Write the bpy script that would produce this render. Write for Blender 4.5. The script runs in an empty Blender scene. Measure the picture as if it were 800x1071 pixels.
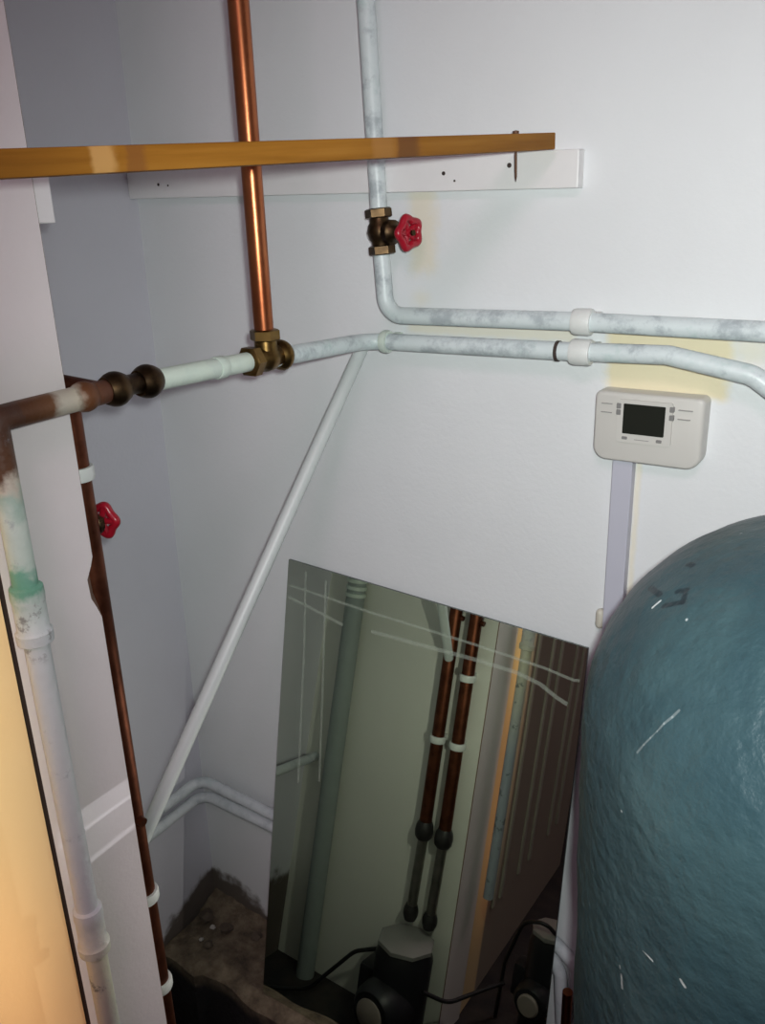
import bpy, bmesh, math, random
from mathutils import Vector as V, Matrix
random.seed(7)
PI = math.pi
scn = bpy.context.scene
col = scn.collection

# ------------------------------------------------------------------ materials
def new_mat(name):
    m = bpy.data.materials.new(name); m.use_nodes = True
    nt = m.node_tree; b = nt.nodes['Principled BSDF']
    return m, nt, b
def N(nt, typ, **kw):
    n = nt.nodes.new(typ)
    for k, v in kw.items(): setattr(n, k, v)
    return n
def pos(nt): return N(nt, 'ShaderNodeNewGeometry').outputs['Position']
def noise(nt, scale, detail=4, vec=None, rough=.55):
    n = N(nt, 'ShaderNodeTexNoise'); n.inputs['Scale'].default_value = scale
    n.inputs['Detail'].default_value = detail; n.inputs['Roughness'].default_value = rough
    nt.links.new(vec if vec is not None else pos(nt), n.inputs['Vector'])
    return n.outputs['Fac']
def math_(nt, op, a, b=None, c=None, clamp=False):
    n = N(nt, 'ShaderNodeMath', operation=op); n.use_clamp = clamp
    for i, x in enumerate((a, b, c)):
        if x is None: continue
        if isinstance(x, (int, float)): n.inputs[i].default_value = x
        else: nt.links.new(x, n.inputs[i])
    return n.outputs[0]
def ramp(nt, fac, stops, interp='LINEAR'):
    n = N(nt, 'ShaderNodeValToRGB'); n.color_ramp.interpolation = interp
    e = n.color_ramp.elements
    while len(e) < len(stops): e.new(.5)
    for i, (p, c) in enumerate(stops):
        e[i].position = p; e[i].color = (c[0], c[1], c[2], 1) if not isinstance(c, (int, float)) else (c, c, c, 1)
    nt.links.new(fac, n.inputs[0]); return n.outputs[0]
def mix(nt, fac, a, b):
    n = N(nt, 'ShaderNodeMix', data_type='RGBA')
    if isinstance(fac, (int, float)): n.inputs[0].default_value = fac
    else: nt.links.new(fac, n.inputs[0])
    for i, x in ((6, a), (7, b)):
        if isinstance(x, tuple): n.inputs[i].default_value = (x[0], x[1], x[2], 1)
        else: nt.links.new(x, n.inputs[i])
    return n.outputs[2]
def bump(nt, b, h, strength=.2, dist=.002):
    n = N(nt, 'ShaderNodeBump'); n.inputs['Strength'].default_value = strength; n.inputs['Distance'].default_value = dist
    nt.links.new(h, n.inputs['Height']); nt.links.new(n.outputs[0], b.inputs['Normal'])
def sep(nt, v=None):
    s = N(nt, 'ShaderNodeSeparateXYZ'); nt.links.new(v if v is not None else pos(nt), s.inputs[0]); return s.outputs
def mapr(nt, x, a, b, c=0., d=1., smooth=True):
    n = N(nt, 'ShaderNodeMapRange'); n.clamp = True
    if smooth: n.interpolation_type = 'SMOOTHSTEP'
    for i, q in enumerate((a, b, c, d)): n.inputs[i + 1].default_value = q
    nt.links.new(x, n.inputs[0]); return n.outputs[0]
def boxmask(nt, ax, az, x0, x1, z0, z1, s, wob):
    """soft edged rectangle in two world axes, wobbled by a noise"""
    o = sep(nt); w = math_(nt, 'MULTIPLY', math_(nt, 'SUBTRACT', noise(nt, 40, 3), .5), wob)
    X = math_(nt, 'ADD', o[ax], w); Z = math_(nt, 'ADD', o[az], w)
    m = math_(nt, 'MULTIPLY', mapr(nt, X, x0 - s, x0 + s), mapr(nt, X, x1 + s, x1 - s))
    m2 = math_(nt, 'MULTIPLY', mapr(nt, Z, z0 - s, z0 + s), mapr(nt, Z, z1 + s, z1 - s))
    return math_(nt, 'MULTIPLY', m, m2)
def segmask(nt, a, b, r):
    """1 on points nearer than r to the segment a-b"""
    a, b = V(a), V(b); d = b - a
    s = N(nt, 'ShaderNodeVectorMath', operation='SUBTRACT'); nt.links.new(pos(nt), s.inputs[0]); s.inputs[1].default_value = a
    dt = N(nt, 'ShaderNodeVectorMath', operation='DOT_PRODUCT'); nt.links.new(s.outputs[0], dt.inputs[0]); dt.inputs[1].default_value = d / d.length_squared
    t = math_(nt, 'MAXIMUM', math_(nt, 'MINIMUM', dt.outputs['Value'], 1.), 0.)
    sc = N(nt, 'ShaderNodeVectorMath', operation='SCALE'); sc.inputs[0].default_value = d; nt.links.new(t, sc.inputs['Scale'])
    df = N(nt, 'ShaderNodeVectorMath', operation='DISTANCE'); nt.links.new(s.outputs[0], df.inputs[0]); nt.links.new(sc.outputs[0], df.inputs[1])
    return mapr(nt, df.outputs['Value'], r, r * .6)
def simple(name, c, rough=.5, metal=0., var=.0, vscale=30, bmp=0., spec=.5):
    m, nt, b = new_mat(name)
    if var:
        k = noise(nt, vscale, 4)
        nt.links.new(mix(nt, k, tuple(x * (1 - var) for x in c), tuple(min(1, x * (1 + var)) for x in c)), b.inputs['Base Color'])
    else: b.inputs['Base Color'].default_value = (*c, 1)
    b.inputs['Roughness'].default_value = rough; b.inputs['Metallic'].default_value = metal
    b.inputs['Specular IOR Level'].default_value = spec
    if bmp: bump(nt, b, noise(nt, vscale * 3, 4), bmp)
    return m

CREAM = (.80, .68, .40)
def wall_mat(name, base, patches=(), dirt=True, warm=None):
    m, nt, b = new_mat(name)
    k = noise(nt, 5, 5)
    c = mix(nt, k, tuple(x * .94 for x in base), tuple(min(1, x * 1.05) for x in base))
    for (ax, az, x0, x1, z0, z1, s, wob, colr, amt) in patches:
        c = mix(nt, math_(nt, 'MULTIPLY', boxmask(nt, ax, az, x0, x1, z0, z1, s, wob), amt), c, colr)
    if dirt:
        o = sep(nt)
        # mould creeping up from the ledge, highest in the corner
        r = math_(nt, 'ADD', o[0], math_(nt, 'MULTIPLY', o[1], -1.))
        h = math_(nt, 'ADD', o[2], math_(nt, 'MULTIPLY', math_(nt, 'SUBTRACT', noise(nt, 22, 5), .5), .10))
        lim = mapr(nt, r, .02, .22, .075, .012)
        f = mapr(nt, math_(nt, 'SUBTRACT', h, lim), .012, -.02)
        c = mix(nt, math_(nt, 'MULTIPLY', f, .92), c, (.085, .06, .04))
    nt.links.new(c, b.inputs['Base Color'])
    b.inputs['Roughness'].default_value = .55; b.inputs['Specular IOR Level'].default_value = .25
    hgt = math_(nt, 'ADD', noise(nt, 7, 3), math_(nt, 'MULTIPLY', noise(nt, 160, 3), .25))
    bump(nt, b, hgt, .25, .006)
    return m

M = {}
M['wall_back'] = wall_mat('white_wall_paint_with_cream_patches', (.77, .785, .80), (
    (0, 2, .785, .925, 1.165, 1.250, .007, .022, CREAM, .75),
    (0, 2, .925, .965, 1.205, 1.245, .02, .03, CREAM, .35),
    (0, 2, .51, .745, 1.222, 1.240, .005, .010, CREAM, .38),
    (0, 2, .515, .553, 1.30, 1.405, .012, .025, CREAM, .42),
    (0, 2, .520, .540, 1.26, 1.275, .012, .02, CREAM, .3),
    (0, 2, .829, .836, .86, 1.085, .003, .006, CREAM, .4),
))
M['wall_left'] = wall_mat('lilac_white_wall_paint', (.70, .69, .755))
M['reveal'] = wall_mat('white_gloss_reveal_paint', (.76, .71, .71), dirt=False)
M['inner'] = wall_mat('inner_white_wall_paint', (.76, .75, .69), dirt=False)
M['hall'] = simple('hall_brown_wall', (.33, .27, .21), .7, var=.08, vscale=6)
M['ceil'] = simple('ceiling_paint', (.7, .68, .7), .8, var=.04)
m, nt, b = new_mat('ochre_outer_wall_paint')
c = mix(nt, noise(nt, 9, 4), (.88, .66, .36), (.92, .71, .41))
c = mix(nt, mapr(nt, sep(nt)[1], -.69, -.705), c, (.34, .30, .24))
nt.links.new(c, b.inputs['Base Color']); b.inputs['Roughness'].default_value = .6
bump(nt, b, noise(nt, 120, 3), .15); M['ochre'] = m
M['white_paint'] = simple('white_trim_paint', (.80, .79, .79), .45, var=.03, vscale=60)
M['chip'] = simple('bare_brown_edge', (.17, .08, .045), .7, var=.3)
M['dark'] = simple('dark_gap', (.05, .035, .03), .9, var=.2)  # shade colour for the door gap; also batten holes and the coupling ring

# floor: near-black grimy boards; ledge: dirty brown mortar, its front drop darkened as painted shade
m, nt, b = new_mat('grimy_black_floor')
nt.links.new(ramp(nt, noise(nt, 14, 5), [(.3, (.010, .010, .014)), (.75, (.045, .035, .03))]), b.inputs['Base Color'])
b.inputs['Roughness'].default_value = .8; bump(nt, b, noise(nt, 60, 5), .5, .004); M['floor'] = m
m, nt, b = new_mat('dirty_mortar_shaded_front')
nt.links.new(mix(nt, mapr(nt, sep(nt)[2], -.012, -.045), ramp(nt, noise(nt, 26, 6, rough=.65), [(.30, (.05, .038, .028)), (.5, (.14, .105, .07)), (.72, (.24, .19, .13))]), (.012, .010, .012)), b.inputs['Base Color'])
b.inputs['Roughness'].default_value = .95; bump(nt, b, noise(nt, 45, 6), .8, .012); M['ledge'] = m
M['rubble'] = simple('pale_plaster_rubble', (.5, .46, .42), .9, var=.35, vscale=70, bmp=.4)
M['rubble_dark'] = simple('dark_mortar_rubble', (.10, .075, .055), .95, var=.4, vscale=70, bmp=.5)

def pipe_paint(name, base, teal=.35, grey=.35):
    m, nt, b = new_mat(name)
    c = mix(nt, mapr(nt, noise(nt, 26, 5, rough=.7), .46, .66, 0, grey), base, (.33, .38, .41))
    c = mix(nt, mapr(nt, noise(nt, 17, 4, rough=.7), .55, .75, 0, teal), c, (.34, .52, .48))
    nt.links.new(c, b.inputs['Base Color']); b.inputs['Roughness'].default_value = .38
    bump(nt, b, noise(nt, 110, 4), .3, .002)
    return m
M['pipe'] = pipe_paint('chalky_white_pipe_paint', (.66, .73, .74), .55, .7)
M['pipe_clean'] = pipe_paint('mint_white_pipe_paint', (.64, .72, .64), .15, .2)
M['pipe_waste'] = simple('white_plastic_pipe', (.60, .635, .63), .42, var=.03)
M['pipe_low'] = pipe_paint('grey_white_pipe_paint', (.62, .65, .68), .3, .4)
M['pipe_grey'] = simple('grey_painted_pipe', (.30, .34, .33), .55, var=.1)

# vertical riser by the doorway: rust at the top, verdigris lower, peeling below the second socket
m, nt, b = new_mat('rust_and_verdigris_riser')
o = sep(nt); z = math_(nt, 'ADD', o[2], math_(nt, 'MULTIPLY', math_(nt, 'SUBTRACT', noise(nt, 55, 4), .5), .05))
zz = mapr(nt, z, .40, 1.26, 0, 1, smooth=False)
def zp(v): return (v - .40) / .86
c = ramp(nt, zz, [(zp(.42), (.33, .37, .42)), (zp(.64), (.62, .60, .46)), (zp(.72), (.62, .63, .66)), (zp(1.03), (.66, .69, .71)),
                  (zp(1.066), (.60, .68, .64)), (zp(1.080), (.16, .40, .28)), (zp(1.092), (.20, .44, .33)), (zp(1.104), (.60, .70, .63)),
                  (zp(1.140), (.66, .74, .67)), (zp(1.158), (.42, .56, .48)), (zp(1.172), (.66, .60, .50)), (zp(1.185), (.12, .05, .022)), (zp(1.24), (.06, .025, .015))])
fl = mapr(nt, noise(nt, 38, 5, rough=.7), .58, .66, 0, .7)
c = mix(nt, math_(nt, 'MULTIPLY', fl, mapr(nt, o[2], .72, .60)), c, (.04, .06, .06))
sk = math_(nt, 'MULTIPLY', mapr(nt, o[2], 1.085, 1.06), mapr(nt, o[2], 1.0, 1.02))
c = mix(nt, math_(nt, 'MULTIPLY', mapr(nt, noise(nt, 65, 5, rough=.7), .55, .66, 0, .7), sk), c, (.16, .15, .15))
c = mix(nt, mapr(nt, noise(nt, 33, 5, rough=.75), .56, .68, 0, .5), c, (.30, .33, .36))
nt.links.new(c, b.inputs['Base Color']); b.inputs['Roughness'].default_value = .5
bump(nt, b, noise(nt, 90, 5), .5, .003); M['riser'] = m
# rusty stub that turns into the riser
m, nt, b = new_mat('rusty_pipe_with_white_paint_left')
o = sep(nt); y = math_(nt, 'ADD', o[1], math_(nt, 'MULTIPLY', math_(nt, 'SUBTRACT', noise(nt, 70, 4), .5), .02))
yy = mapr(nt, y, -.60, -.47, 0, 1, smooth=False)
c = ramp(nt, yy, [(.0, (.05, .022, .013)), (.28, (.11, .042, .016)), (.44, (.16, .07, .03)), (.52, (.55, .50, .42)), (.64, (.58, .52, .42)), (.72, (.15, .055, .02)), (1., (.08, .028, .02))])
nt.links.new(c, b.inputs['Base Color']); b.inputs['Roughness'].default_value = .5; b.inputs['Metallic'].default_value = .2
bump(nt, b, noise(nt, 120, 5), .5, .002); M['rusty'] = m

def metal(name, c1, c2, rough, scale=30):
    m, nt, b = new_mat(name)
    nt.links.new(mix(nt, ramp(nt, noise(nt, scale, 5), [(.35, 0.), (.65, 1.)]), c1, c2), b.inputs['Base Color'])
    b.inputs['Metallic'].default_value = 1.; b.inputs['Roughness'].default_value = rough
    bump(nt, b, noise(nt, scale * 4, 4), .12, .001); return m
M['copper'] = metal('copper', (.35, .105, .044), (.46, .16, .07), .32, 14)
M['copper_old'] = metal('tarnished_brown_copper', (.11, .036, .020), (.21, .072, .040), .5)
M['brass'] = metal('tarnished_brass', (.11, .065, .022), (.24, .145, .05), .34, 45)
M['bronze'] = metal('dark_bronze', (.040, .025, .015), (.11, .068, .034), .42, 45)
M['black_fit'] = simple('black_fitting', (.02, .018, .018), .45, var=.3)
M['steel'] = metal('dull_grey_steel', (.30, .29, .26), (.42, .40, .36), .45)
m, nt, b = new_mat('chipped_red_enamel')
nt.links.new(mix(nt, mapr(nt, noise(nt, 90, 5), .60, .70), (.36, .008, .022), (.12, .015, .02)), b.inputs['Base Color'])
b.inputs['Roughness'].default_value = .3; M['red'] = m

# wood slat: grain along its length, a pale bruise and two darker knots
def wood_mat(bands):
    m, nt, b = new_mat('orange_brown_pine')
    tc = N(nt, 'ShaderNodeTexCoord').outputs['Object']
    mp = N(nt, 'ShaderNodeMapping'); mp.inputs['Scale'].default_value = (3, 60, 60); nt.links.new(tc, mp.inputs[0])
    c = ramp(nt, noise(nt, 2.2, 5, mp.outputs[0]), [(.3, (.22, .085, .008)), (.55, (.29, .12, .014)), (.75, (.34, .15, .022))])
    X = math_(nt, 'ADD', sep(nt, tc)[0], math_(nt, 'MULTIPLY', noise(nt, 120, 2, tc), .006))
    for (x, w, colr, amt) in bands:
        f = math_(nt, 'MULTIPLY', mapr(nt, X, x - w, x - w * .3), mapr(nt, X, x + w, x + w * .6))
        c = mix(nt, math_(nt, 'MULTIPLY', f, amt), c, colr)
    nt.links.new(c, b.inputs['Base Color']); b.inputs['Roughness'].default_value = .6; b.inputs['Specular IOR Level'].default_value = .15; bump(nt, b, noise(nt, 3, 4, mp.outputs[0]), .2, .001)
    return m
M['wood'] = wood_mat([(.250, .020, (.14, .055, .02), .8), (.282, .02, (.36, .17, .05), .6), (.535, .010, (.20, .075, .02), .7), (.560, .012, (.52, .29, .10), .85)])
M['nail'] = simple('rusty_nail', (.16, .08, .05), .6, .6, var=.3)

# tank jacket: teal painted spray foam with a few white scuffs
m, nt, b = new_mat('teal_painted_foam')
c = mix(nt, ramp(nt, noise(nt, 11, 5), [(.35, 0.), (.65, 1.)]), (.030, .066, .080), (.048, .094, .106))
TANK_SCUFFS = []
M['tank'] = m; tank_nt, tank_b, tank_c = nt, b, c
b.inputs['Roughness'].default_value = .42; b.inputs['Specular IOR Level'].default_value = .45
vo = N(nt, 'ShaderNodeTexVoronoi'); vo.feature = 'SMOOTH_F1'; vo.inputs['Scale'].default_value = 75; nt.links.new(pos(nt), vo.inputs['Vector'])
h = math_(nt, 'ADD', math_(nt, 'MULTIPLY', vo.outputs['Distance'], .6), math_(nt, 'MULTIPLY', noise(nt, 28, 4), 1.0))
h = math_(nt, 'ADD', h, math_(nt, 'MULTIPLY', noise(nt, 190, 3), .35))
bump(nt, b, h, .45, .006)

M['plastic'] = simple('warm_grey_plastic', (.60, .585, .55), .42, var=.02)
M['plastic_line'] = simple('grey_print', (.34, .33, .32), .5)
M['button'] = simple('dark_grey_button', (.22, .215, .21), .45)
M['lcd'] = simple('dark_lcd', (.018, .020, .016), .18)
M['trunk'] = simple('grey_lilac_trunking', (.52, .52, .60), .45, var=.02)
M['clip'] = simple('white_clip_paint', (.72, .74, .72), .45, var=.08, vscale=80)
M['cream'] = simple('cream_plastic', (.58, .55, .47), .5)
m, nt, b = new_mat('silvered_glass')
b.inputs['Metallic'].default_value = 1.; b.inputs['Roughness'].default_value = .015
nt.links.new(mix(nt, noise(nt, 4, 3), (.575, .645, .55), (.61, .675, .58)), b.inputs['Base Color']); M['mirror'] = m
M['glass_edge'] = simple('dark_green_glass_edge', (.05, .075, .065), .25)
m, nt, b = new_mat('etched_frosting')
b.inputs['Base Color'].default_value = (.80, .88, .78, 1); b.inputs['Alpha'].default_value = .17; b.inputs['Roughness'].default_value = .6; M['etch'] = m
M['pump'] = simple('black_pump_casing', (.016, .016, .020), .4, var=.3)
M['pump_grey'] = simple('grey_pump_cover', (.26, .25, .24), .5, var=.1)
M['disc'] = simple('pale_pump_cap', (.36, .30, .27), .5)
M['cable'] = simple('black_rubber', (.012, .012, .014), .5)
M['door'] = simple('brown_door_paint', (.24, .19, .145), .5, var=.1, vscale=8)
M['door_trim'] = simple('pale_door_trim', (.55, .52, .44), .5, var=.05)

# ------------------------------------------------------------------ geometry helpers
def link(name, bm, mats, parent=None, smooth=True, angle=40):
    me = bpy.data.meshes.new(name)
    bmesh.ops.recalc_face_normals(bm, faces=bm.faces)
    bm.to_mesh(me); bm.free()
    o = bpy.data.objects.new(name, me); col.objects.link(o)
    for mm in (mats if isinstance(mats, (list, tuple)) else [mats]): me.materials.append(M[mm])
    if smooth:
        me.polygons.foreach_set('use_smooth', [True] * len(me.polygons))
        me.set_sharp_from_angle(angle=math.radians(angle))
    if parent: o.parent = parent; o.matrix_parent_inverse = Matrix.Translation(parent.location).inverted() if parent.type == 'EMPTY' else Matrix.Identity(4)
    return o
def tag(o, label=None, cat=None, group=None, kind=None):
    if label: o['label'] = label
    if cat: o['category'] = cat
    if group: o['group'] = group
    if kind: o['kind'] = kind
    return o
def thing(name, label, cat, loc, group=None):
    e = bpy.data.objects.new(name, None); e.empty_display_size = .05; col.objects.link(e); e.location = loc
    return tag(e, label, cat, group)
def box(bm, lo, hi, bev=0., mi=0, segs=2):
    vs = [bm.verts.new((x, y, z)) for x in (lo[0], hi[0]) for y in (lo[1], hi[1]) for z in (lo[2], hi[2])]
    fs = [bm.faces.new([vs[i] for i in f]) for f in ((0, 1, 3, 2), (4, 6, 7, 5), (0, 4, 5, 1), (2, 3, 7, 6), (0, 2, 6, 4), (1, 5, 7, 3))]
    for f in fs: f.material_index = mi
    if bev: bmesh.ops.bevel(bm, geom=list({e for f in fs for e in f.edges}), offset=bev, segments=segs, affect='EDGES', profile=.5)
    return bm
def BM(): return bmesh.new()
def frame(d):
    d = V(d).normalized(); u = V((0, 0, 1)) if abs(d.z) < .9 else V((1, 0, 0))
    a = d.cross(u).normalized(); return a, d.cross(a).normalized(), d
def rounded(pts, r, n=8):
    pts = [V(p) for p in pts]; out = [pts[0]]
    for i in range(1, len(pts) - 1):
        A, B, Cc = pts[i - 1], pts[i], pts[i + 1]
        u, w = (A - B), (Cc - B); lu, lw = u.length, w.length; u.normalize(); w.normalize()
        ang = u.angle(w)
        if ang > PI - .01: out.append(B); continue
        t = min(r / math.tan(ang / 2), lu * .49, lw * .49); rr = t * math.tan(ang / 2)
        cen = B + (u + w).normalized() * (rr / math.sin(ang / 2))
        p0, p1 = B + u * t - cen, B + w * t - cen; tot = p0.angle(p1); ax = p0.cross(p1).normalized()
        for k in range(n + 1): out.append(cen + Matrix.Rotation(tot * k / n, 3, ax) @ p0)
    out.append(pts[-1]); return out
def tube(bm, pts, r, bend=.03, segs=20, cap=True, mi=0):
    P = rounded(pts, bend) if len(pts) > 2 else [V(p) for p in pts]
    d0 = (P[1] - P[0]).normalized(); a, b_, _ = frame(d0); rings = []
    prev = d0
    for i, p in enumerate(P):
        d = (P[min(i + 1, len(P) - 1)] - P[max(i - 1, 0)]).normalized()
        q = prev.rotation_difference(d); a = q @ a; b_ = q @ b_; prev = d
        rr = r(i / (len(P) - 1)) if callable(r) else r
        rings.append([bm.verts.new(p + (a * math.cos(t) + b_ * math.sin(t)) * rr) for t in [2 * PI * k / segs for k in range(segs)]])
    for A, B in zip(rings, rings[1:]):
        for k in range(segs):
            bm.faces.new((A[k], A[(k + 1) % segs], B[(k + 1) % segs], B[k])).material_index = mi
    if cap:
        bm.faces.new(rings[0]).material_index = mi; bm.faces.new(rings[-1]).material_index = mi
    return bm
def lathe(bm, o, d, prof, segs=24, mi=0, hexa=False):
    """prof: (along, radius) pairs from origin o along d"""
    o = V(o); a, b_, d = frame(d); rings = []
    if hexa: segs = 6
    for t, r in prof:
        if r < 1e-6: rings.append([bm.verts.new(o + d * t)])
        else: rings.append([bm.verts.new(o + d * t + (a * math.cos(q) + b_ * math.sin(q)) * r) for q in [2 * PI * k / segs for k in range(segs)]])
    for A, B in zip(rings, rings[1:]):
        for k in range(segs):
            k2 = (k + 1) % segs
            if len(A) == 1 and len(B) == 1: continue
            f = (A[0], B[k], B[k2]) if len(A) == 1 else (A[k], A[k2], B[0]) if len(B) == 1 else (A[k], A[k2], B[k2], B[k])
            bm.faces.new(f).material_index = mi
    for R_ in (rings[0], rings[-1]):
        if len(R_) > 1: bm.faces.new(R_).material_index = mi
    return bm
def nut(bm, o, d, r, L):
    """hexagonal compression nut with chamfered ends, centred on o"""
    return lathe(bm, V(o) - V(d).normalized() * L / 2, d, [(0, r * .86), (L * .12, r), (L * .88, r), (L, r * .86)], hexa=True)
def ballnut(bm, o, d, r, L):
    """rounded compression nut as on old fittings"""
    n = 9; return lathe(bm, V(o) - V(d).normalized() * L / 2, d, [(L * k / n, r * (.74 + .26 * math.sin(PI * k / n))) for k in range(n + 1)], 24)
def prism(bm, poly, lo, hi, axis=2, mi=0):
    def P(p, h): return (p[0], p[1], h) if axis == 2 else (p[0], h, p[1])
    A = [bm.verts.new(P(p, lo)) for p in poly]; B = [bm.verts.new(P(p, hi)) for p in poly]; n = len(poly)
    fs = [bm.faces.new(A), bm.faces.new(B)] + [bm.faces.new((A[i], A[(i + 1) % n], B[(i + 1) % n], B[i])) for i in range(n)]
    for f in fs: f.material_index = mi
    return bm
def rrect(x0, x1, z0, z1, rt, rb, n=6):
    out = []
    for cx, cz, r, a0 in ((x1 - rt, z1 - rt, rt, 0), (x0 + rt, z1 - rt, rt, 90), (x0 + rb, z0 + rb, rb, 180), (x1 - rb, z0 + rb, rb, 270)):
        for k in range(n + 1):
            t = math.radians(a0 + 90 * k / n); out.append((cx + r * math.cos(t), cz + r * math.sin(t)))
    return out
def struct(name, bm, mats, label=None, smooth=False):
    o = link(name, bm, mats, smooth=smooth); o['kind'] = 'structure'
    if label: o['label'] = label
    return o

FL = -.20
# ------------------------------------------------------------------ the setting
struct('wall_back', box(BM(), (-.1, 0, FL), (1.7, .1, 2.4)), 'wall_back')
bm = box(BM(), (-.1, -.5, FL), (0, 0, 2.4))     # the old wall leans in a little towards the top
for v in bm.verts:
    if v.co.x > -.05: v.co.x = .030 if v.co.z > 1 else -.006
struct('wall_left', bm, 'wall_left')
struct('wall_right', box(BM(), (1.6, -.6, FL), (1.7, 0, 2.4)), 'inner')
struct('ceiling', box(BM(), (-1.2, -2.4, 2.4), (2.6, .1, 2.5)), 'ceil')
struct('floor', box(BM(), (-1.2, -2.4, FL - .1), (2.6, .1, FL)), 'floor')
# front wall: its white reveal closes the left of the doorway; chipped inner edge; outside face coloured dark as the shadow in the door gap
bm = BM()
rows = [(FL, 0), (1.000, 0), (1.012, .004), (1.024, .009), (1.045, .010), (1.056, .004), (1.066, 0), (2.4, 0)]
rings = []
for z_, n_ in rows:
    rings.append([bm.verts.new(p) for p in ((-.1, -.5, z_), (.4385 - n_, -.5, z_), (.440, -.5015 - n_, z_), (.440, -.600, z_), (-.1, -.600, z_))])
for A, B in zip(rings, rings[1:]):
    for k in range(5):
        f = bm.faces.new((A[k], A[(k + 1) % 5], B[(k + 1) % 5], B[k])); f.material_index = (0, 2, 1, 3, 3)[k]
bm.faces.new(rings[0]); bm.faces.new(rings[-1])
struct('wall_front', bm, ['inner', 'reveal', 'chip', 'dark'])
# the door leaf, folded back outside; its moulded inner face shows at the far left and again, dim, in the mirror
def leaf(y, x): return x - .12 * (-y - .604)
bm = BM(); vs = []
for y in (-.6035, -1.45):
    for x in (.4372, .3972): 
        for z_ in (FL + .005, 1.95): vs.append(bm.verts.new((leaf(y, x), y, z_)))
for f in ((0, 1, 3, 2), (4, 6, 7, 5), (0, 4, 5, 1), (2, 3, 7, 6), (0, 2, 6, 4), (1, 5, 7, 3)): bm.faces.new([vs[i] for i in f])
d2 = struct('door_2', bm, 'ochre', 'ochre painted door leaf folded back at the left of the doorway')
for y in (-.735, -.79, -.93, -1.02, -1.20, -1.29):
    bm = BM(); box(bm, (leaf(y, .4365), y - .008, .0), (leaf(y, .4435), y + .008, 1.75), .003); link('moulding', bm, 'door_trim', d2)
struct('wall_hall_stub', box(BM(), (-1.2, -.63, FL), (.39, -.602, 2.4)), 'hall')
struct('wall_front_right', box(BM(), (1.7, -.63, FL), (2.6, -.5, 2.4)), 'inner')
struct('wall_hall_left', box(BM(), (-1.3, -2.4, FL), (-1.2, -.6, 2.4)), 'hall')
struct('wall_hall_back', box(BM(), (-1.3, -2.5, FL), (2.6, -2.4, 2.4)), 'hall')
# hall door, only met as a dim reflection at the right of the mirror
d1 = struct('door_1', box(BM(), (-.46, -2.396, FL + .01), (.34, -2.362, 1.80), .003), 'door', 'brown hall door reflected in the mirror')
for x0, x1 in ((-.36, -.12), (.0, .24)):
    for z0, z1 in ((.0, .72), (.86, 1.62)):
        bm = BM(); box(bm, (x0, -2.364, z0), (x1, -2.352, z1), .004); link('panel', bm, 'door', d1)
bm = BM()
for x0, x1 in ((-.53, -.462), (.342, .41)): box(bm, (x0, -2.398, FL), (x1, -2.35, 1.80), .004)
box(bm, (-.53, -2.398, 1.802), (.41, -2.35, 1.87), .004); link('door_frame', bm, 'door_trim', d1)

# dirty mortar ledge the mirror stands on (rough front lip)
bm = BM(); nx, ny = 70, 14; grid = []
for i in range(nx + 1):
    x = .0005 + .84 * i / nx
    lip = -.166 + .012 * math.sin(x * 9 + .6) * (x > .1) + .004 * math.sin(x * 47)
    row = []
    for j in range(ny + 1):
        t = j / ny; y = -.0005 + (lip + .0005) * t
        z = .004 * math.sin(x * 31 + y * 17) * math.sin(t * PI) - .008 * max(0, t - .85) / .15
        if t < .35 and x < .16: z += .022 * (1 - t / .35) * (1 - x / .16) + random.uniform(0, .006)
        row.append(bm.verts.new((x, y, z if t < 1 else -.010)))
    row.append(bm.verts.new((x, lip - .002, FL))); grid.append(row)
for A, B in zip(grid, grid[1:]):
    for k in range(len(A) - 1): bm.faces.new((A[k], A[k + 1], B[k + 1], B[k]))
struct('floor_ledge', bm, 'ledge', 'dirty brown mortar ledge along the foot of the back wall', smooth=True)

# ------------------------------------------------------------------ hot water tank
TX, TY, TR, ZS, TH, TP, TT = 1.1195, -.280, .2345, .945, .1975, 2.15, .11
def tank_pt(phi, z):
    if z <= ZS: r = TR * (1 - TT * (ZS - z))
    else: r = TR * max(0, 1 - ((z - ZS) / TH) ** TP) ** (1 / TP)
    return V((TX + r * math.cos(phi), TY + r * math.sin(phi), z))
tank = thing('hot_water_tank', 'large teal foam-jacketed hot water tank with domed top standing at right', 'water tank', (TX, TY, FL))
bm = BM()
prof = [(FL + .001 + (ZS - FL) * k / 40, None) for k in range(41)] + [(ZS + TH * math.sin(PI / 2 * k / 24), None) for k in range(1, 24)]
segs = 96; rings = []
for zc, _ in prof:
    rings.append([bm.verts.new(tank_pt(2 * PI * k / segs, zc)) for k in range(segs)])
top = bm.verts.new((TX, TY, ZS + TH))
for A, B in zip(rings, rings[1:]):
    for k in range(segs): bm.faces.new((A[k], A[(k + 1) % segs], B[(k + 1) % segs], B[k]))
for k in range(segs): bm.faces.new((rings[-1][k], rings[-1][(k + 1) % segs], top))
bm.faces.new(rings[0])
for v in bm.verts:      # hand sprayed foam is lumpy
    n = V((v.co.x - TX, v.co.y - TY, 0)); 
    if n.length > .02:
        n.normalize(); a_ = math.atan2(n.y, n.x)
        v.co += n * (.0008 * math.sin(a_ * 13 + v.co.z * 31) + .0006 * math.sin(a_ * 29 - v.co.z * 47) + .0004 * math.sin(v.co.z * 90 + a_ * 7))
link('foam_jacket', bm, 'tank', tank, angle=80)
link('top_boss', lathe(BM(), (TX, TY, ZS + TH - .035), (0, 0, 1), [(0, .10), (.030, .095), (.036, .088), (.040, .03), (.08, .03), (.085, .026), (.085, 0)], 48), 'tank', tank)
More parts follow.
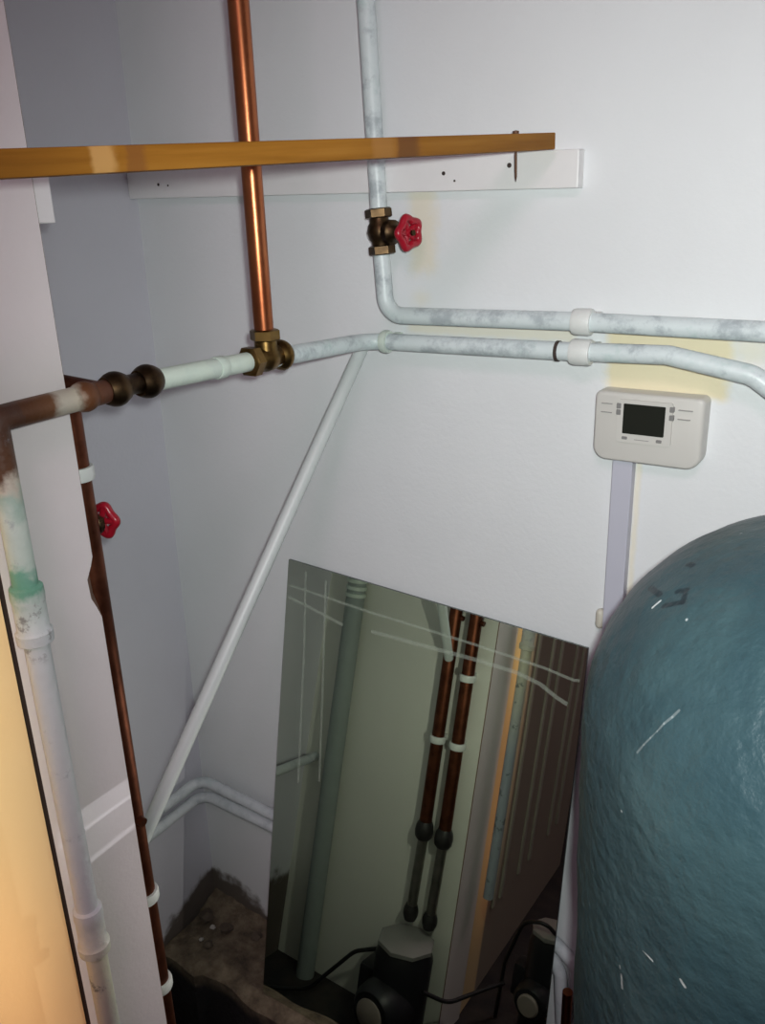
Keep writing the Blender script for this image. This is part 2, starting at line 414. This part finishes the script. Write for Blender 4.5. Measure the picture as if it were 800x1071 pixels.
link('outlet_pipe', tube(BM(), [(TX, TY, ZS + TH + .03), (TX, TY, 1.50), (1.4, TY, 1.54)], .011), 'copper', tank)

# ------------------------------------------------------------------ leaning mirror
TL, TRc, BLc = V((.27539, -.0063, .84323)), V((.78830, -.0185, .82402)), V((.24105, -.13326, .0005))
ux = (TRc - TL).normalized(); g = BLc - TL; uy = (g - ux * g.dot(ux)).normalized(); un = ux.cross(uy)
if un.y > 0: un = -un
def mp(u, v, h=0.): return TL + ux * u + uy * v + un * h
BRc = None
t_ = (TRc - TL).length
zslope = uy.z
mir_poly = [(0, 0), (t_, 0), (.5435, .8235), (0.0, .853)]
bm = BM()
A = [bm.verts.new(mp(u, v)) for u, v in mir_poly]; B = [bm.verts.new(mp(u, v, -.0045)) for u, v in mir_poly]
bm.faces.new(A).material_index = 0
bm.faces.new(B).material_index = 1
for i in range(4): bm.faces.new((A[i], A[(i + 1) % 4], B[(i + 1) % 4], B[i])).material_index = 1
mir = link('leaning_mirror', bm, ['mirror', 'glass_edge'], smooth=False)
tag(mir, 'frameless rectangular mirror leaning against the white back wall beside the tank', 'mirror')
def etch(pts, w):
    bm = BM(); P = [V((u, v, 0)) for u, v in pts]; L, R_ = [], []
    for i, p in enumerate(P):
        d = (P[min(i + 1, len(P) - 1)] - P[max(i - 1, 0)]).normalized(); n = V((-d.y, d.x, 0)) * w / 2
        L.append(bm.verts.new(mp(p.x + n.x, p.y + n.y, .0004))); R_.append(bm.verts.new(mp(p.x - n.x, p.y - n.y, .0004)))
    for i in range(len(P) - 1): bm.faces.new((L[i], L[i + 1], R_[i + 1], R_[i]))
    link('etched_line', bm, 'etch', mir, smooth=False)
etch([(.006, .043), (.16, .0455), (.355, .044), (.458, .046), (.50, .050), (.509, .048)], .0042)
etch([(.004, .064), (.05, .070), (.118, .081)], .0055)
etch([(.172, .076), (.25, .072), (.36, .066), (.42, .0655), (.455, .071), (.480, .082), (.497, .087)], .0062)
etch([(.037, .012), (.044, .15), (.050, .39)], .0045)
etch([(.078, .016), (.088, .22), (.094, .37)], .0040)

# ------------------------------------------------------------------ wooden slat, nail, battens
p0, p1 = V((.7045, -.030, 1.4460)), V((.596, -.640, 1.4180))
d = (p1 - p0).normalized(); side = d.cross(V((0, 0, 1))).normalized(); upv = side.cross(d)
L_ = 1.02; bm = BM()
box(bm, (0, -.020, -.0085), (L_, .020, .0085), .0012)
slat = link('wooden_slat', bm, 'wood')
slat.matrix_world = Matrix(((d.x, side.x, upv.x, p0.x), (d.y, side.y, upv.y, p0.y), (d.z, side.z, upv.z, p0.z), (0, 0, 0, 1)))
tag(slat, 'orange brown wooden slat reaching across the top of the cupboard', 'wooden slat')
bm = BM(); lathe(bm, (.030, .012, -.040), (0, 0, 1), [(0, 0), (.006, .0012), (.048, .0014), (.050, .0035), (.0525, .0035), (.0535, .0)], 10)
nl = link('nail', bm, 'nail', slat); nl['label'] = 'rusty nail driven through the end'

bm = BM(); box(bm, (.018, -.018, 1.3965), (.746, -.0003, 1.4372), .0015)
for v in bm.verts: v.co.z += .009 * (.746 - v.co.x) / .742
def holes(bm, pts):
    for (x, z, r) in pts: lathe(bm, (x, -.0186, z), (0, 1, 0), [(0, 0), (0, r), (.003, r)], 10, mi=1)
holes(bm, [(.575, 1.419, .0024), (.590, 1.410, .0014), (.662, 1.424, .0028), (.085, 1.424, .0022), (.105, 1.422, .0014)])
tag(link('shelf_batten', bm, ['white_paint', 'dark'], smooth=False), 'long white painted shelf batten fixed across the back wall behind the slat', 'batten')
bm = BM(); box(bm, (.02, -.4995, 1.380), (.4375, -.482, 1.4235), .0012)
tag(link('shelf_batten', bm, 'white_paint', smooth=False), 'short white batten end showing at the edge of the white door reveal', 'batten')

# ------------------------------------------------------------------ plumbing
PY = -.035; R0 = .011
def pipe(name, label, pts, mat, r=R0, bend=.032, cat='pipe', group=None):
    return tag(link(name, tube(BM(), pts, r, bend), mat), label, cat, group)
# upper white pipe: down through the gate valve, elbow, away to the right
t = thing('white_water_pipe', 'white pipe dropping down the back wall, turning right below the red gate valve', 'pipe', (.49, PY, 2.4))
link('drop_pipe', tube(BM(), [(.4815, PY, 2.4), (.4815, PY, 1.613), (.4907, PY, 1.3817)], R0), 'pipe', t)
link('run_pipe', tube(BM(), [(.4928, PY, 1.3244), (.4975, PY, 1.2485), (.755, PY, 1.2515), (1.30, PY, 1.247)], R0, .026), 'pipe', t)

def handwheel(c, ax, r, parent, mat='red'):
    """red cast handwheel: lobed rim, five spokes and a hub"""
    c = V(c); a, b_, ax = frame(ax); bm = BM()
    n = 60; m_ = 10; rings = []
    for k in range(n):
        q = 2 * PI * k / n; rr = r * (1 + .09 * math.cos(5 * q)); dirv = a * math.cos(q) + b_ * math.sin(q)
        tr = r * .235
        rings.append([bm.verts.new(c + dirv * (rr - tr + tr * math.cos(s)) + ax * (tr * math.sin(s))) for s in [2 * PI * j / m_ for j in range(m_)]])
    for i in range(n):
        A, B = rings[i], rings[(i + 1) % n]
        for j in range(m_): bm.faces.new((A[j], A[(j + 1) % m_], B[(j + 1) % m_], B[j]))
    for k in range(5):
        q = 2 * PI * k / 5; dv = a * math.cos(q) + b_ * math.sin(q)
        tube(bm, [c - ax * .003, c - ax * .001 + dv * r * .85], lambda s: r * (.19 - .02 * s), segs=8)
    lathe(bm, c - ax * .006, ax, [(0, r * .26), (.006, r * .28), (.009, r * .2), (.010, 0)], 14)
    w = link('handwheel', bm, mat, parent); w['label'] = 'red lobed handwheel'
    link('spindle_nut', nut(BM(), c + ax * .007, ax, .0038, .004), 'bronze', w)
    return w
def gate_valve(name, label, c, pd, sd, reach, wr, scale=1., mat='bronze'):
    c = V(c); pd = V(pd).normalized(); sd = V(sd).normalized()
    v = thing(name, label, 'valve', c); s = scale
    link('valve_body', lathe(BM(), c - pd * .022 * s, pd, [(0, .0125 * s), (.010 * s, .0125 * s), (.014 * s, .0150 * s), (.022 * s, .0170 * s), (.030 * s, .0150 * s), (.034 * s, .0125 * s), (.044 * s, .0125 * s)]), mat, v)
    for q in (-1, 1): link('compression_nut', nut(BM(), c + pd * q * .0225 * s, pd, .0172 * s, .012 * s), mat, v)
    bm = BM(); lathe(bm, c, sd, [(0, .012 * s), (.014 * s, .0115 * s), (.017 * s, .0150 * s), (.025 * s, .0150 * s), (.028 * s, .0105 * s), (.034 * s, .0080 * s), (.038 * s, .0062 * s)])
    link('bonnet', bm, mat, v)
    link('spindle', tube(BM(), [c + sd * .03 * s, c + sd * reach], .0035, segs=10), 'brass', v)
    handwheel(c + sd * reach, sd, wr, v)
    return v
gate_valve('gate_valve', 'bronze gate valve with red handwheel on the back wall pipe below the batten', (.4917, PY, 1.353), (.09, 0, -1), (.965, -.262, -.02), .053, .0215)

# lower white pipe: from the right, along the wall, then out into the cupboard as far as the brass tee
XP = .467
t = thing('white_water_pipe', 'white pipe under the upper pipe, turning out from the wall to the brass tee', 'pipe', (XP, PY, 1.214))
link('wall_pipe', tube(BM(), [(1.30, PY, 1.06), (1.02, PY, 1.160), (.955, PY, 1.204), (.865, PY, 1.2195), (.75, PY, 1.2165), (XP, PY, 1.2135), (XP, -.232, 1.222)], R0, .034), 'pipe', t)
link('coupling_ring', lathe(BM(), (.735, PY, 1.2162), (1, 0, 0), [(0, .0122), (.004, .0122)]), 'dark', t)
# tee
zt = 1.2245; ty = -.246
v = thing('brass_tee', 'tarnished brass compression tee joining the copper riser to white pipe', 'pipe fitting', (XP, ty, zt))
bm = BM(); lathe(bm, (XP, ty - .026, zt), (0, 1, 0), [(0, .0128), (.016, .0128), (.02, .0155), (.032, .0155), (.036, .0128), (.052, .0128)])
lathe(bm, (XP, ty, zt), (0, 0, 1), [(0, .0140), (.022, .0128)]); link('tee_body', bm, 'brass', v)
link('compression_nut', ballnut(BM(), (XP, ty + .026, zt - .001), (0, 1, 0), .0182, .018), 'brass', v)
link('compression_nut', nut(BM(), (XP, ty - .026, zt), (0, 1, 0), .0178, .015), 'brass', v)
link('compression_nut', nut(BM(), (XP, ty, zt + .026), (0, 0, 1), .0172, .013), 'brass', v)
pipe('copper_pipe', 'bright copper pipe rising from the brass tee up past the slat', [(XP, ty - .001, zt + .012), (XP, ty - .002, 2.4)], 'copper', r=.0112)
t = thing('white_water_pipe', 'short white pipe between the brass tee and the dark coupling', 'pipe', (XP, -.34, 1.226))
link('pipe_run', tube(BM(), [(XP, ty - .014, zt), (XP, -.428, 1.2300)], .0108), 'pipe_clean', t)
link('joint_sleeve', lathe(BM(), (XP, -.318, zt + .002), (0, -1, 0.02), [(0, .0116), (.001, .0122), (.012, .0122), (.013, .0116)]), 'pipe_clean', t)
# union coupling
v = thing('compression_coupling', 'dark brass coupling with two round nuts left of the white pipe', 'pipe fitting', (XP, -.447, 1.231))
link('coupling_body', lathe(BM(), (XP, -.415, 1.2305), (0, -1, .02), [(0, .0118), (.018, .0118), (.026, .0098), (.036, .0098), (.044, .0118), (.064, .0118)]), 'bronze', v)
for y in (-.427, -.467): link('compression_nut', ballnut(BM(), (XP, y, 1.2305), (0, 1, 0), .0168, .024), 'bronze', v)
# rusty end and riser
t = thing('rusty_pipe', 'rust-stained horizontal pipe across the white reveal meeting the riser', 'pipe', (XP, -.53, 1.229))
link('pipe_run', tube(BM(), [(XP, -.470, 1.2305), (XP, -.575, 1.2295)], .0112), 'rusty', t)
link('elbow_bead', ballnut(BM(), (XP, -.503, 1.2303), (0, 1, 0), .0142, .022), 'rusty', t)
link('branch_pipe', tube(BM(), [(XP, -.484, 1.231), (.385, -.478, 1.233)], .0095), 'copper_old', t)
RY = -.595
t = thing('white_water_pipe', 'white riser down the doorway edge with rusty top and green verdigris', 'pipe', (XP, RY, FL))
link('riser_pipe', tube(BM(), [(XP, -.573, 1.2295), (XP, RY, 1.229), (XP, RY, .10)], .0112, .016), 'riser', t)
def socket(z0, z1):
    bm = BM(); L = z1 - z0
    lathe(bm, (XP, RY, z0), (0, 0, 1), [(0, .0125), (.002, .0160), (.012, .0165), (.015, .0142), (L - .018, .0142), (L - .012, .0150), (L - .002, .0145), (L, .0118)])
    s = link('pipe_socket', bm, 'riser', t); s['label'] = 'swollen white pipe socket'
socket(1.022, 1.080); socket(.655, .715)
# diagonal waste pipe
pipe('overflow_pipe', 'thin white pipe slanting down from the back wall corner bend to the left', [(.444, -.016, 1.200), (0.3659, -0.445, 0.6333)], 'pipe_waste', r=.0095)
# low pipes around the corner
pipe('heating_pipe', 'upper of the two low grey-white pipes round the corner near the floor', [(.028, -.135, .333), (.030, -.030, .3335), (.20, -.030, .3225), (.765, -.030, .317), (.802, -.030, .288), (.815, -.030, .18), (.815, -.030, .003)], 'pipe_low', r=.0105, bend=.03)
pipe('heating_pipe', 'lower of the two low grey-white pipes round the corner near the floor', [(.030, -.4995, .300), (.030, -.030, .298), (.20, -.030, .293), (.760, -.030, .289), (.778, -.030, .26), (.785, -.030, .16), (.785, -.030, .003)], 'pipe_low', r=.0105, bend=.03)
pipe('copper_stub', 'short upright copper pipe end on the ledge between mirror and tank', [(.8005, -.058, .003), (.8005, -.058, .262)], 'copper', r=.0075)
# wall clips
def clip(name, label, c, d, off, r, mat, cat='pipe clip', group=None, w=.016):
    """collar round a pipe at c (axis d) with a foot reaching 'off' to the wall"""
    c, d, off = V(c), V(d).normalized(), V(off); t = thing(name, label, cat, c, group)
    link('collar', lathe(BM(), c - d * w / 2, d, [(0, r * .98), (0, r + .0032), (.003, r + .0042), (w - .003, r + .0042), (w, r + .0032), (w, r * .98)]), mat, t)
    a = d.cross(off.normalized()); bm = BM(); n = off.normalized(); q0 = c + n * (r * .95); q1 = c + off
    vs = []
    for q in (q0, q1):
        for s1, s2 in ((-1, -1), (1, -1), (1, 1), (-1, 1)): vs.append(bm.verts.new(q + d * w * .5 * s1 + a * .008 * s2))
    for f in ((0, 1, 2, 3), (4, 5, 6, 7), (0, 1, 5, 4), (1, 2, 6, 5), (2, 3, 7, 6), (3, 0, 4, 7)): bm.faces.new([vs[i] for i in f])
    link('foot', bm, mat, t, smooth=False)
    return t
clip('pipe_clip', 'white clip on the upper back wall pipe above the programmer', (.766, PY, 1.2515), (1, 0, 0), (0, .0345, 0), .0112, 'clip', w=.022)
clip('pipe_clip', 'white clip on the lower back wall pipe above the programmer', (.766, PY, 1.2165), (1, 0, 0), (0, .0345, 0), .0112, 'clip', w=.024)
clip('pipe_clip', 'pale bracket behind the bend where the lower pipe leaves the back wall', (.496, PY, 1.2138), (1, 0, 0), (0, .0345, 0), .0112, 'pipe_clean', w=.010)

# pair of copper pipes behind the reveal, dropping to the pump
AX, BX, CY = .352, .3995, -.474
for X, lab, ztop in ((BX, 'brown copper pipe just behind the white reveal edge, nearer the doorway', 1.236), (AX, 'brown copper pipe behind the reveal, left one of the mirrored pair', 1.30)):
    t = thing('copper_pipe', lab, 'pipe', (X, CY, .03), 'pair of copper pipes above the pump')
    link('upper_pipe', tube(BM(), [(X, CY, ztop), (X, CY, .25)], .0135), 'copper_old', t)
    link('lug', tube(BM(), [(X, CY, .716), (X + .020, CY, .713)], .0055, segs=10), 'copper_old', t)
    link('coupling', lathe(BM(), (X, CY, .232), (0, 0, 1), [(0, .014), (.006, .0185), (.018, .0200), (.030, .0185), (.040, .014)]), 'black_fit', t)
    link('lower_pipe', tube(BM(), [(X, CY, .235), (X - .004, CY, .06)], .0108), 'steel', t)
    link('union_nut', ballnut(BM(), (X - .004, CY, .066), (0, 0, 1), .0165, .034), 'black_fit', t)
for X, Z, lab in ((AX, .452, 'white clip on the left mirrored copper pipe'), (BX, .452, 'white clip on the right mirrored copper pipe'), (BX, .597, 'white clip poking past the reveal edge near the ledge'), (BX, 1.140, 'white clip poking past the reveal edge above the red handwheel')):
    clip('pipe_clip', lab, (X, CY, Z), (0, 0, 1), (0, -.0255, 0), .0135, 'clip', w=.014)
gate_valve('gate_valve', 'gate valve behind the white reveal, only its red handwheel showing', (BX - .004, CY, 1.077), (0, 0, 1), (-.22, 1, 0), .032, .0200, .8)
# tall grey pipe on the inner face of the front wall
t = thing('waste_pipe', 'grey vertical pipe reflected near the left of the mirror', 'pipe', (.100, -.472, FL))
link('pipe_run', tube(BM(), [(.100, -.472, FL + .001), (.100, -.472, 1.30)], .021), 'pipe_grey', t)
for z_ in (.700, .716, .732):
    link('collar', lathe(BM(), (.100, -.472, z_), (0, 0, 1), [(0, .0212), (.001, .0235), (.008, .0235), (.009, .0212)]), 'pipe_clean', t)

# ------------------------------------------------------------------ pumps on the floor, seen only in the mirror
def pump(loc, face, s, label):
    x, y, z = loc; p = thing('circulation_pump', label, 'pump', (x, y, FL)); f = V((face[0], face[1], 0)).normalized(); sd = V((-f.y, f.x, 0))
    top = z
    bm = BM()  # volute: squat rounded block under the flanges
    lathe(bm, (x, y, FL + .001), (0, 0, 1), [(0, .050 * s), (.02, .056 * s), (top - FL - .035, .058 * s), (top - FL - .012, .050 * s), (top - FL - .006, .03 * s)], 28); link('casing', bm, 'pump', p)
    link('cover_plate', lathe(BM(), (x, y, top - .014), (0, 0, 1), [(0, .052 * s), (.004, .058 * s), (.012, .058 * s), (.016, .050 * s), (.018, .0)], 8), 'pump_grey', p)
    c = V((x, y, (top + FL) / 2 - .012))
    link('motor', lathe(BM(), c, f, [(0, .055 * s), (.05 * s, .055 * s), (.075 * s, .052 * s), (.088 * s, .042 * s), (.090 * s, .030 * s)], 32), 'pump', p)
    q = link('end_cap', lathe(BM(), c + f * .086 * s, f, [(0, .031 * s), (.006, .031 * s), (.009, .027 * s), (.009, 0)], 28), 'disc', p); q['label'] = 'pale round end cap'
    bm = BM(); bb = c + sd * .058 * s; box(bm, (bb.x - .03 * s, bb.y - .03 * s, c.z - .03), (bb.x + .03 * s, bb.y + .03 * s, c.z + .045), .008); link('terminal_box', bm, 'pump', p)
    return p
pump1 = pump((.368, -.435, .030), (-.12, 1), 1.05, 'black pump below the two copper pipes reflected at the mirror foot')
pump2 = pump((.600, -.655, .062), (-.06, 1), .78, 'smaller black pump reflected at the lower right of the mirror')
def cable(par, label, pts, r=.0045):
    P = rounded(pts, .06, 6); link('power_cable', tube(BM(), P, r, segs=10, bend=.02), 'cable', par)['label'] = label
cable(pump1, 'black cable', [(.31, -.44, -.02), (.25, -.43, -.05), (.16, -.40, -.17), (.03, -.34, FL + .005)])
cable(pump2, 'black cable', [(.615, -.63, .068), (.60, -.60, .10), (.545, -.62, .07), (.51, -.64, -.05), (.50, -.66, FL + .005)])
cable(pump1, 'black cable', [(.43, -.42, -.05), (.47, -.46, -.075), (.52, -.55, -.06), (.535, -.585, -.06)])

# ------------------------------------------------------------------ programmer, trunking, small wall things
X0, X1, Z0, Z1 = .7825, .9085, 1.0885, 1.1715; YF = -.030
pr = thing('heating_programmer', 'grey plastic heating programmer with dark screen on the back wall', 'heating controller', (.845, 0, 1.13))
bm = BM(); rings = []
for yy, ins in ((-.0005, 0), (YF + .0075, 0), (YF + .0050, .0006), (YF + .0035, .0018), (YF + .0030, .0034)):
    rings.append([bm.verts.new((x, yy, z_)) for x, z_ in rrect(X0 + ins, X1 - ins, Z0 + ins, Z1 - ins, .007 - ins * .5, .016 - ins * .5, 8)])
for A, B in zip(rings, rings[1:]):
    for k in range(len(A)): bm.faces.new((A[k], A[(k + 1) % len(A)], B[(k + 1) % len(A)], B[k]))
bm.faces.new(rings[0]); bm.faces.new(rings[-1])
for v in bm.verts:   # front face bulges a touch
    if v.co.y < -.015: v.co.y -= .003 * (1 - ((v.co.x - .845) / .065) ** 2)
body = link('casing', bm, 'plastic', pr, angle=50)
def yf(x): return YF + .003 - .003 * (1 - ((x - .845) / .065) ** 2) - .0004
def flat(name, x0, x1, z0, z1, r, mat, lift=.0006, th=.0012):
    yy = min(yf(x0), yf(x1), yf((x0 + x1) / 2)) - lift
    return link(name, prism(BM(), rrect(x0, x1, z0, z1, r, r, 4), yy + th + .0015, yy, axis=1), mat, pr, smooth=False)
flat('screen_bezel', .8115, .8745, 1.1135, 1.1645, .003, 'plastic', .0002)
s = flat('screen', .8185, .8665, 1.1245, 1.1600, .0012, 'lcd', .0012); s['label'] = 'dark blank display'
for x, z_ in ((.8125, 1.1565), (.8125, 1.1490), (.8735, 1.1575), (.8735, 1.1480)): flat('button', x - .0026, x + .0026, z_ - .0032, z_ + .0032, .001, 'button', .0012)
for x, z_ in ((.8215, 1.1190), (.8615, 1.1190)): flat('button', x - .0032, x + .0032, z_ - .0018, z_ + .0018, .001, 'button', .0012)
for x0, x1, z_ in ((.791, .804, 1.1575), (.791, .804, 1.1470), (.880, .896, 1.1575), (.880, .894, 1.1470), (.833, .850, 1.1180)): flat('printed_mark', x0, x1, z_ - .0005, z_ + .0005, .0003, 'plastic_line', .0003)
tr = link('cable_trunking', box(BM(), (.8045, -.016, .006), (.8290, -.0003, 1.0885), .0012), 'trunk', smooth=False)
tag(tr, 'grey-lilac plastic cable trunking running down from the programmer', 'trunking')
tag(link('plastic_clip', box(BM(), (.793, -.014, .852), (.8044, -.0001, .880), .006, segs=4), 'cream'), 'small cream plastic clip on the wall above the mirror corner beside the tank', 'clip')
# crumbs of plaster on the ledge in the corner
def crumb(x, y, r, mat, label):
    bm = BM(); bmesh.ops.create_icosphere(bm, subdivisions=2, radius=r)
    for v in bm.verts: v.co *= random.uniform(.72, 1.15); 
    for v in bm.verts: v.co.z *= .7
    zmin = min(v.co.z for v in bm.verts); z0 = .022 * (1 - min(1, -y / .165) / .35) * (1 - x / .16) if (x < .16 and -y < .058) else 0
    bmesh.ops.translate(bm, verts=bm.verts, vec=(x, y, max(0, z0) - zmin + .0005))
    tag(link('plaster_crumb', bm, mat, angle=25), label, 'rubble', 'crumbs of plaster on the ledge')
crumb(.055, -.070, .0060, 'rubble', 'pale plaster crumb farthest back on the corner ledge')
crumb(.056, -.105, .0050, 'rubble', 'pale plaster crumb in the middle of the corner ledge')
for (x, y, r, lab) in ((.085, -.062, .014, 'dark mortar lump right of the pale crumb'), (.030, -.060, .016, 'dark mortar lump tucked in the wall corner'), (.080, -.110, .010, 'small dark mortar lump mid ledge'), (.150, -.045, .011, 'dark mortar lump nearest the mirror')):
    crumb(x, y, r, 'rubble_dark', lab)

# ------------------------------------------------------------------ tank scuffs, and the shade of dents, painted into the jacket colour
c = tank_c; b = tank_b
LS = [(0.9748, -0.4554, 0.9996), (0.9793, -0.4558, 1.0081), (0.9836, -0.4559, 1.0154), (0.9878, -0.4553, 1.0222), (0.9916, -0.454, 1.0292), (0.9963, -0.4534, 1.036), (1.0001, -0.4518, 1.0419)]
for a0, a1, r, amt in (*[(A_, B_, .0013, .16) for A_, B_ in zip(LS, LS[1:])], ((.9955, -.4757, .8371), (1.0051, -.4814, .8382), .0013, .8),
                       ((.9785, -.4623, .7898), (.9804, -.4633, .7783), .0017, .55), ((.9759, -.4605, .7968), (.9765, -.461, .795), .001, .4),
                       ((1.0291, -.4935, .8447), (1.0324, -.4946, .8412), .0016, .75), ((.9528, -.3617, 1.073), (.9577, -.3588, 1.0789), .0016, .8),
                       ((.9869, -.3928, 1.0842), (.9871, -.393, 1.084), .0014, .5), ((1.0011, -.2859, 1.1197), (1.0013, -.286, 1.1198), .0014, .4),
                       ((.9669, -.4578, .9453), (.9671, -.458, .945), .0012, .5)):
    c = mix(tank_nt, math_(tank_nt, 'MULTIPLY', segmask(tank_nt, a0, a1, r), amt), c, (.75, .80, .80))
DENT_SHADE = [((.9631, -.3674, 1.0796), (.9788, -.3737, 1.0886)), ((.9788, -.3737, 1.0886), (.9779, -.3657, 1.0916)), ((.9419, -.3297, 1.0744), (.9553, -.3504, 1.0799)), ((.9699, -.3567, 1.0893), (.9779, -.36, 1.093)), ((.9691, -.3209, 1.0987), (.9731, -.3254, 1.1004))]
for a0, a1 in DENT_SHADE:
    c = mix(tank_nt, math_(tank_nt, 'MULTIPLY', segmask(tank_nt, a0, a1, .0036), .8), c, (.012, .022, .030))
tank_nt.links.new(c, b.inputs['Base Color'])

# ------------------------------------------------------------------ camera
CAM = V((1.1126, -1.0, 1.3881))
ra, ua, fw = V((.8424299, .53789924, -.03124531)), V((-.15878086, .30325284, .9395884)), V((-.51487911, .7865762, -.34087737))
cd = bpy.data.cameras.new('camera'); cam = bpy.data.objects.new('camera', cd); col.objects.link(cam)
cam.matrix_world = Matrix(((ra.x, ua.x, -fw.x, CAM.x), (ra.y, ua.y, -fw.y, CAM.y), (ra.z, ua.z, -fw.z, CAM.z), (0, 0, 0, 1)))
cd.sensor_fit = 'VERTICAL'; cd.sensor_height = 24.; cd.lens = 24. * 892.4 / 1071; cd.clip_start = .01
scn.camera = cam

# ------------------------------------------------------------------ light: the phone's lamp beside the lens, added spots and fill
def lamp(name, kind, loc, target, energy, colr, **kw):
    l = bpy.data.lights.new(name, kind); l.energy = energy; l.color = colr
    for k, v in kw.items(): setattr(l, k, v)
    o = bpy.data.objects.new(name, l); col.objects.link(o); o.location = loc
    o.rotation_euler = (V(target) - V(loc)).to_track_quat('-Z', 'Y').to_euler(); return o
lamp('phone_lamp', 'SPOT', CAM + ra * .02 + ua * .018 - fw * .01, (.82, 0, 1.12), 33, (.925, 1., .965), shadow_soft_size=.012, spot_size=math.radians(100), spot_blend=1.)
# added spot standing in for light the mirror throws back at the inner face of the front wall and the pumps
lamp('mirror_bounce', 'SPOT', (.68, -.10, .62), (.34, -.52, .40), 2.9, (1., .98, .88), shadow_soft_size=.0, spot_size=math.radians(140), spot_blend=1.)
# added patterned spot for the banded patch reflected on the white reveal (mirror top and its etched lines)
lb = lamp('mirror_glint', 'SPOT', (.90, -.35, .77), (.44, -.545, .77), 4., (.95, .97, 1.), shadow_soft_size=.0, spot_size=math.radians(20), spot_blend=.5); lb.scale = (.62, 1, 1)
lb.data.use_nodes = True; nt = lb.data.node_tree; em = nt.nodes['Emission']
sp = sep(nt, N(nt, 'ShaderNodeTexCoord').outputs['Normal'])
vv = math_(nt, 'DIVIDE', sp[1], math_(nt, 'ABSOLUTE', sp[2]))
fac = mapr(nt, vv, -.15, .15, 0, 1, smooth=False)
def gp(z_): return ((z_ - .77) / .5 + .15) / .30
rp = ramp(nt, fac, [(0, 0.), (gp(.7335), 0.), (gp(.736), .55), (gp(.740), .55), (gp(.743), .20), (gp(.7755), .24), (gp(.777), .75), (gp(.780), .75), (gp(.782), .42), (gp(.802), .42), (gp(.804), 0.)])
nt.links.new(rp, em.inputs['Strength'])
lamp('pink_fill', 'AREA', (1.3, -1.7, 2.35), (1.2, -1.5, 0), 9, (1., .66, .82), size=.5)  # added overhead pink fill, no real fitting
hw = lamp('warm_leaf_spot', 'SPOT', (1.35, -1.30, 1.25), (.43, -.675, .95), 42, (1., .88, .62), shadow_soft_size=.04, spot_size=math.radians(46), spot_blend=.8); hw.scale = (.17, 1, 1)  # added narrow spot standing in for warm hall light on the leaf
hw = lamp('warm_leaf_spot', 'SPOT', (1.35, -1.30, .75), (.43, -.675, .45), 17, (1., .48, .23), shadow_soft_size=.04, spot_size=math.radians(46), spot_blend=.8); hw.scale = (.17, 1, 1)  # second added spot, turns the lower leaf orange
w = bpy.data.worlds.new('world'); scn.world = w; w.use_nodes = True
w.node_tree.nodes['Background'].inputs[0].default_value = (.66, .46, .62, 1); w.node_tree.nodes['Background'].inputs[1].default_value = .12
scn.view_settings.view_transform = 'Standard'
scn.view_settings.exposure = 0.
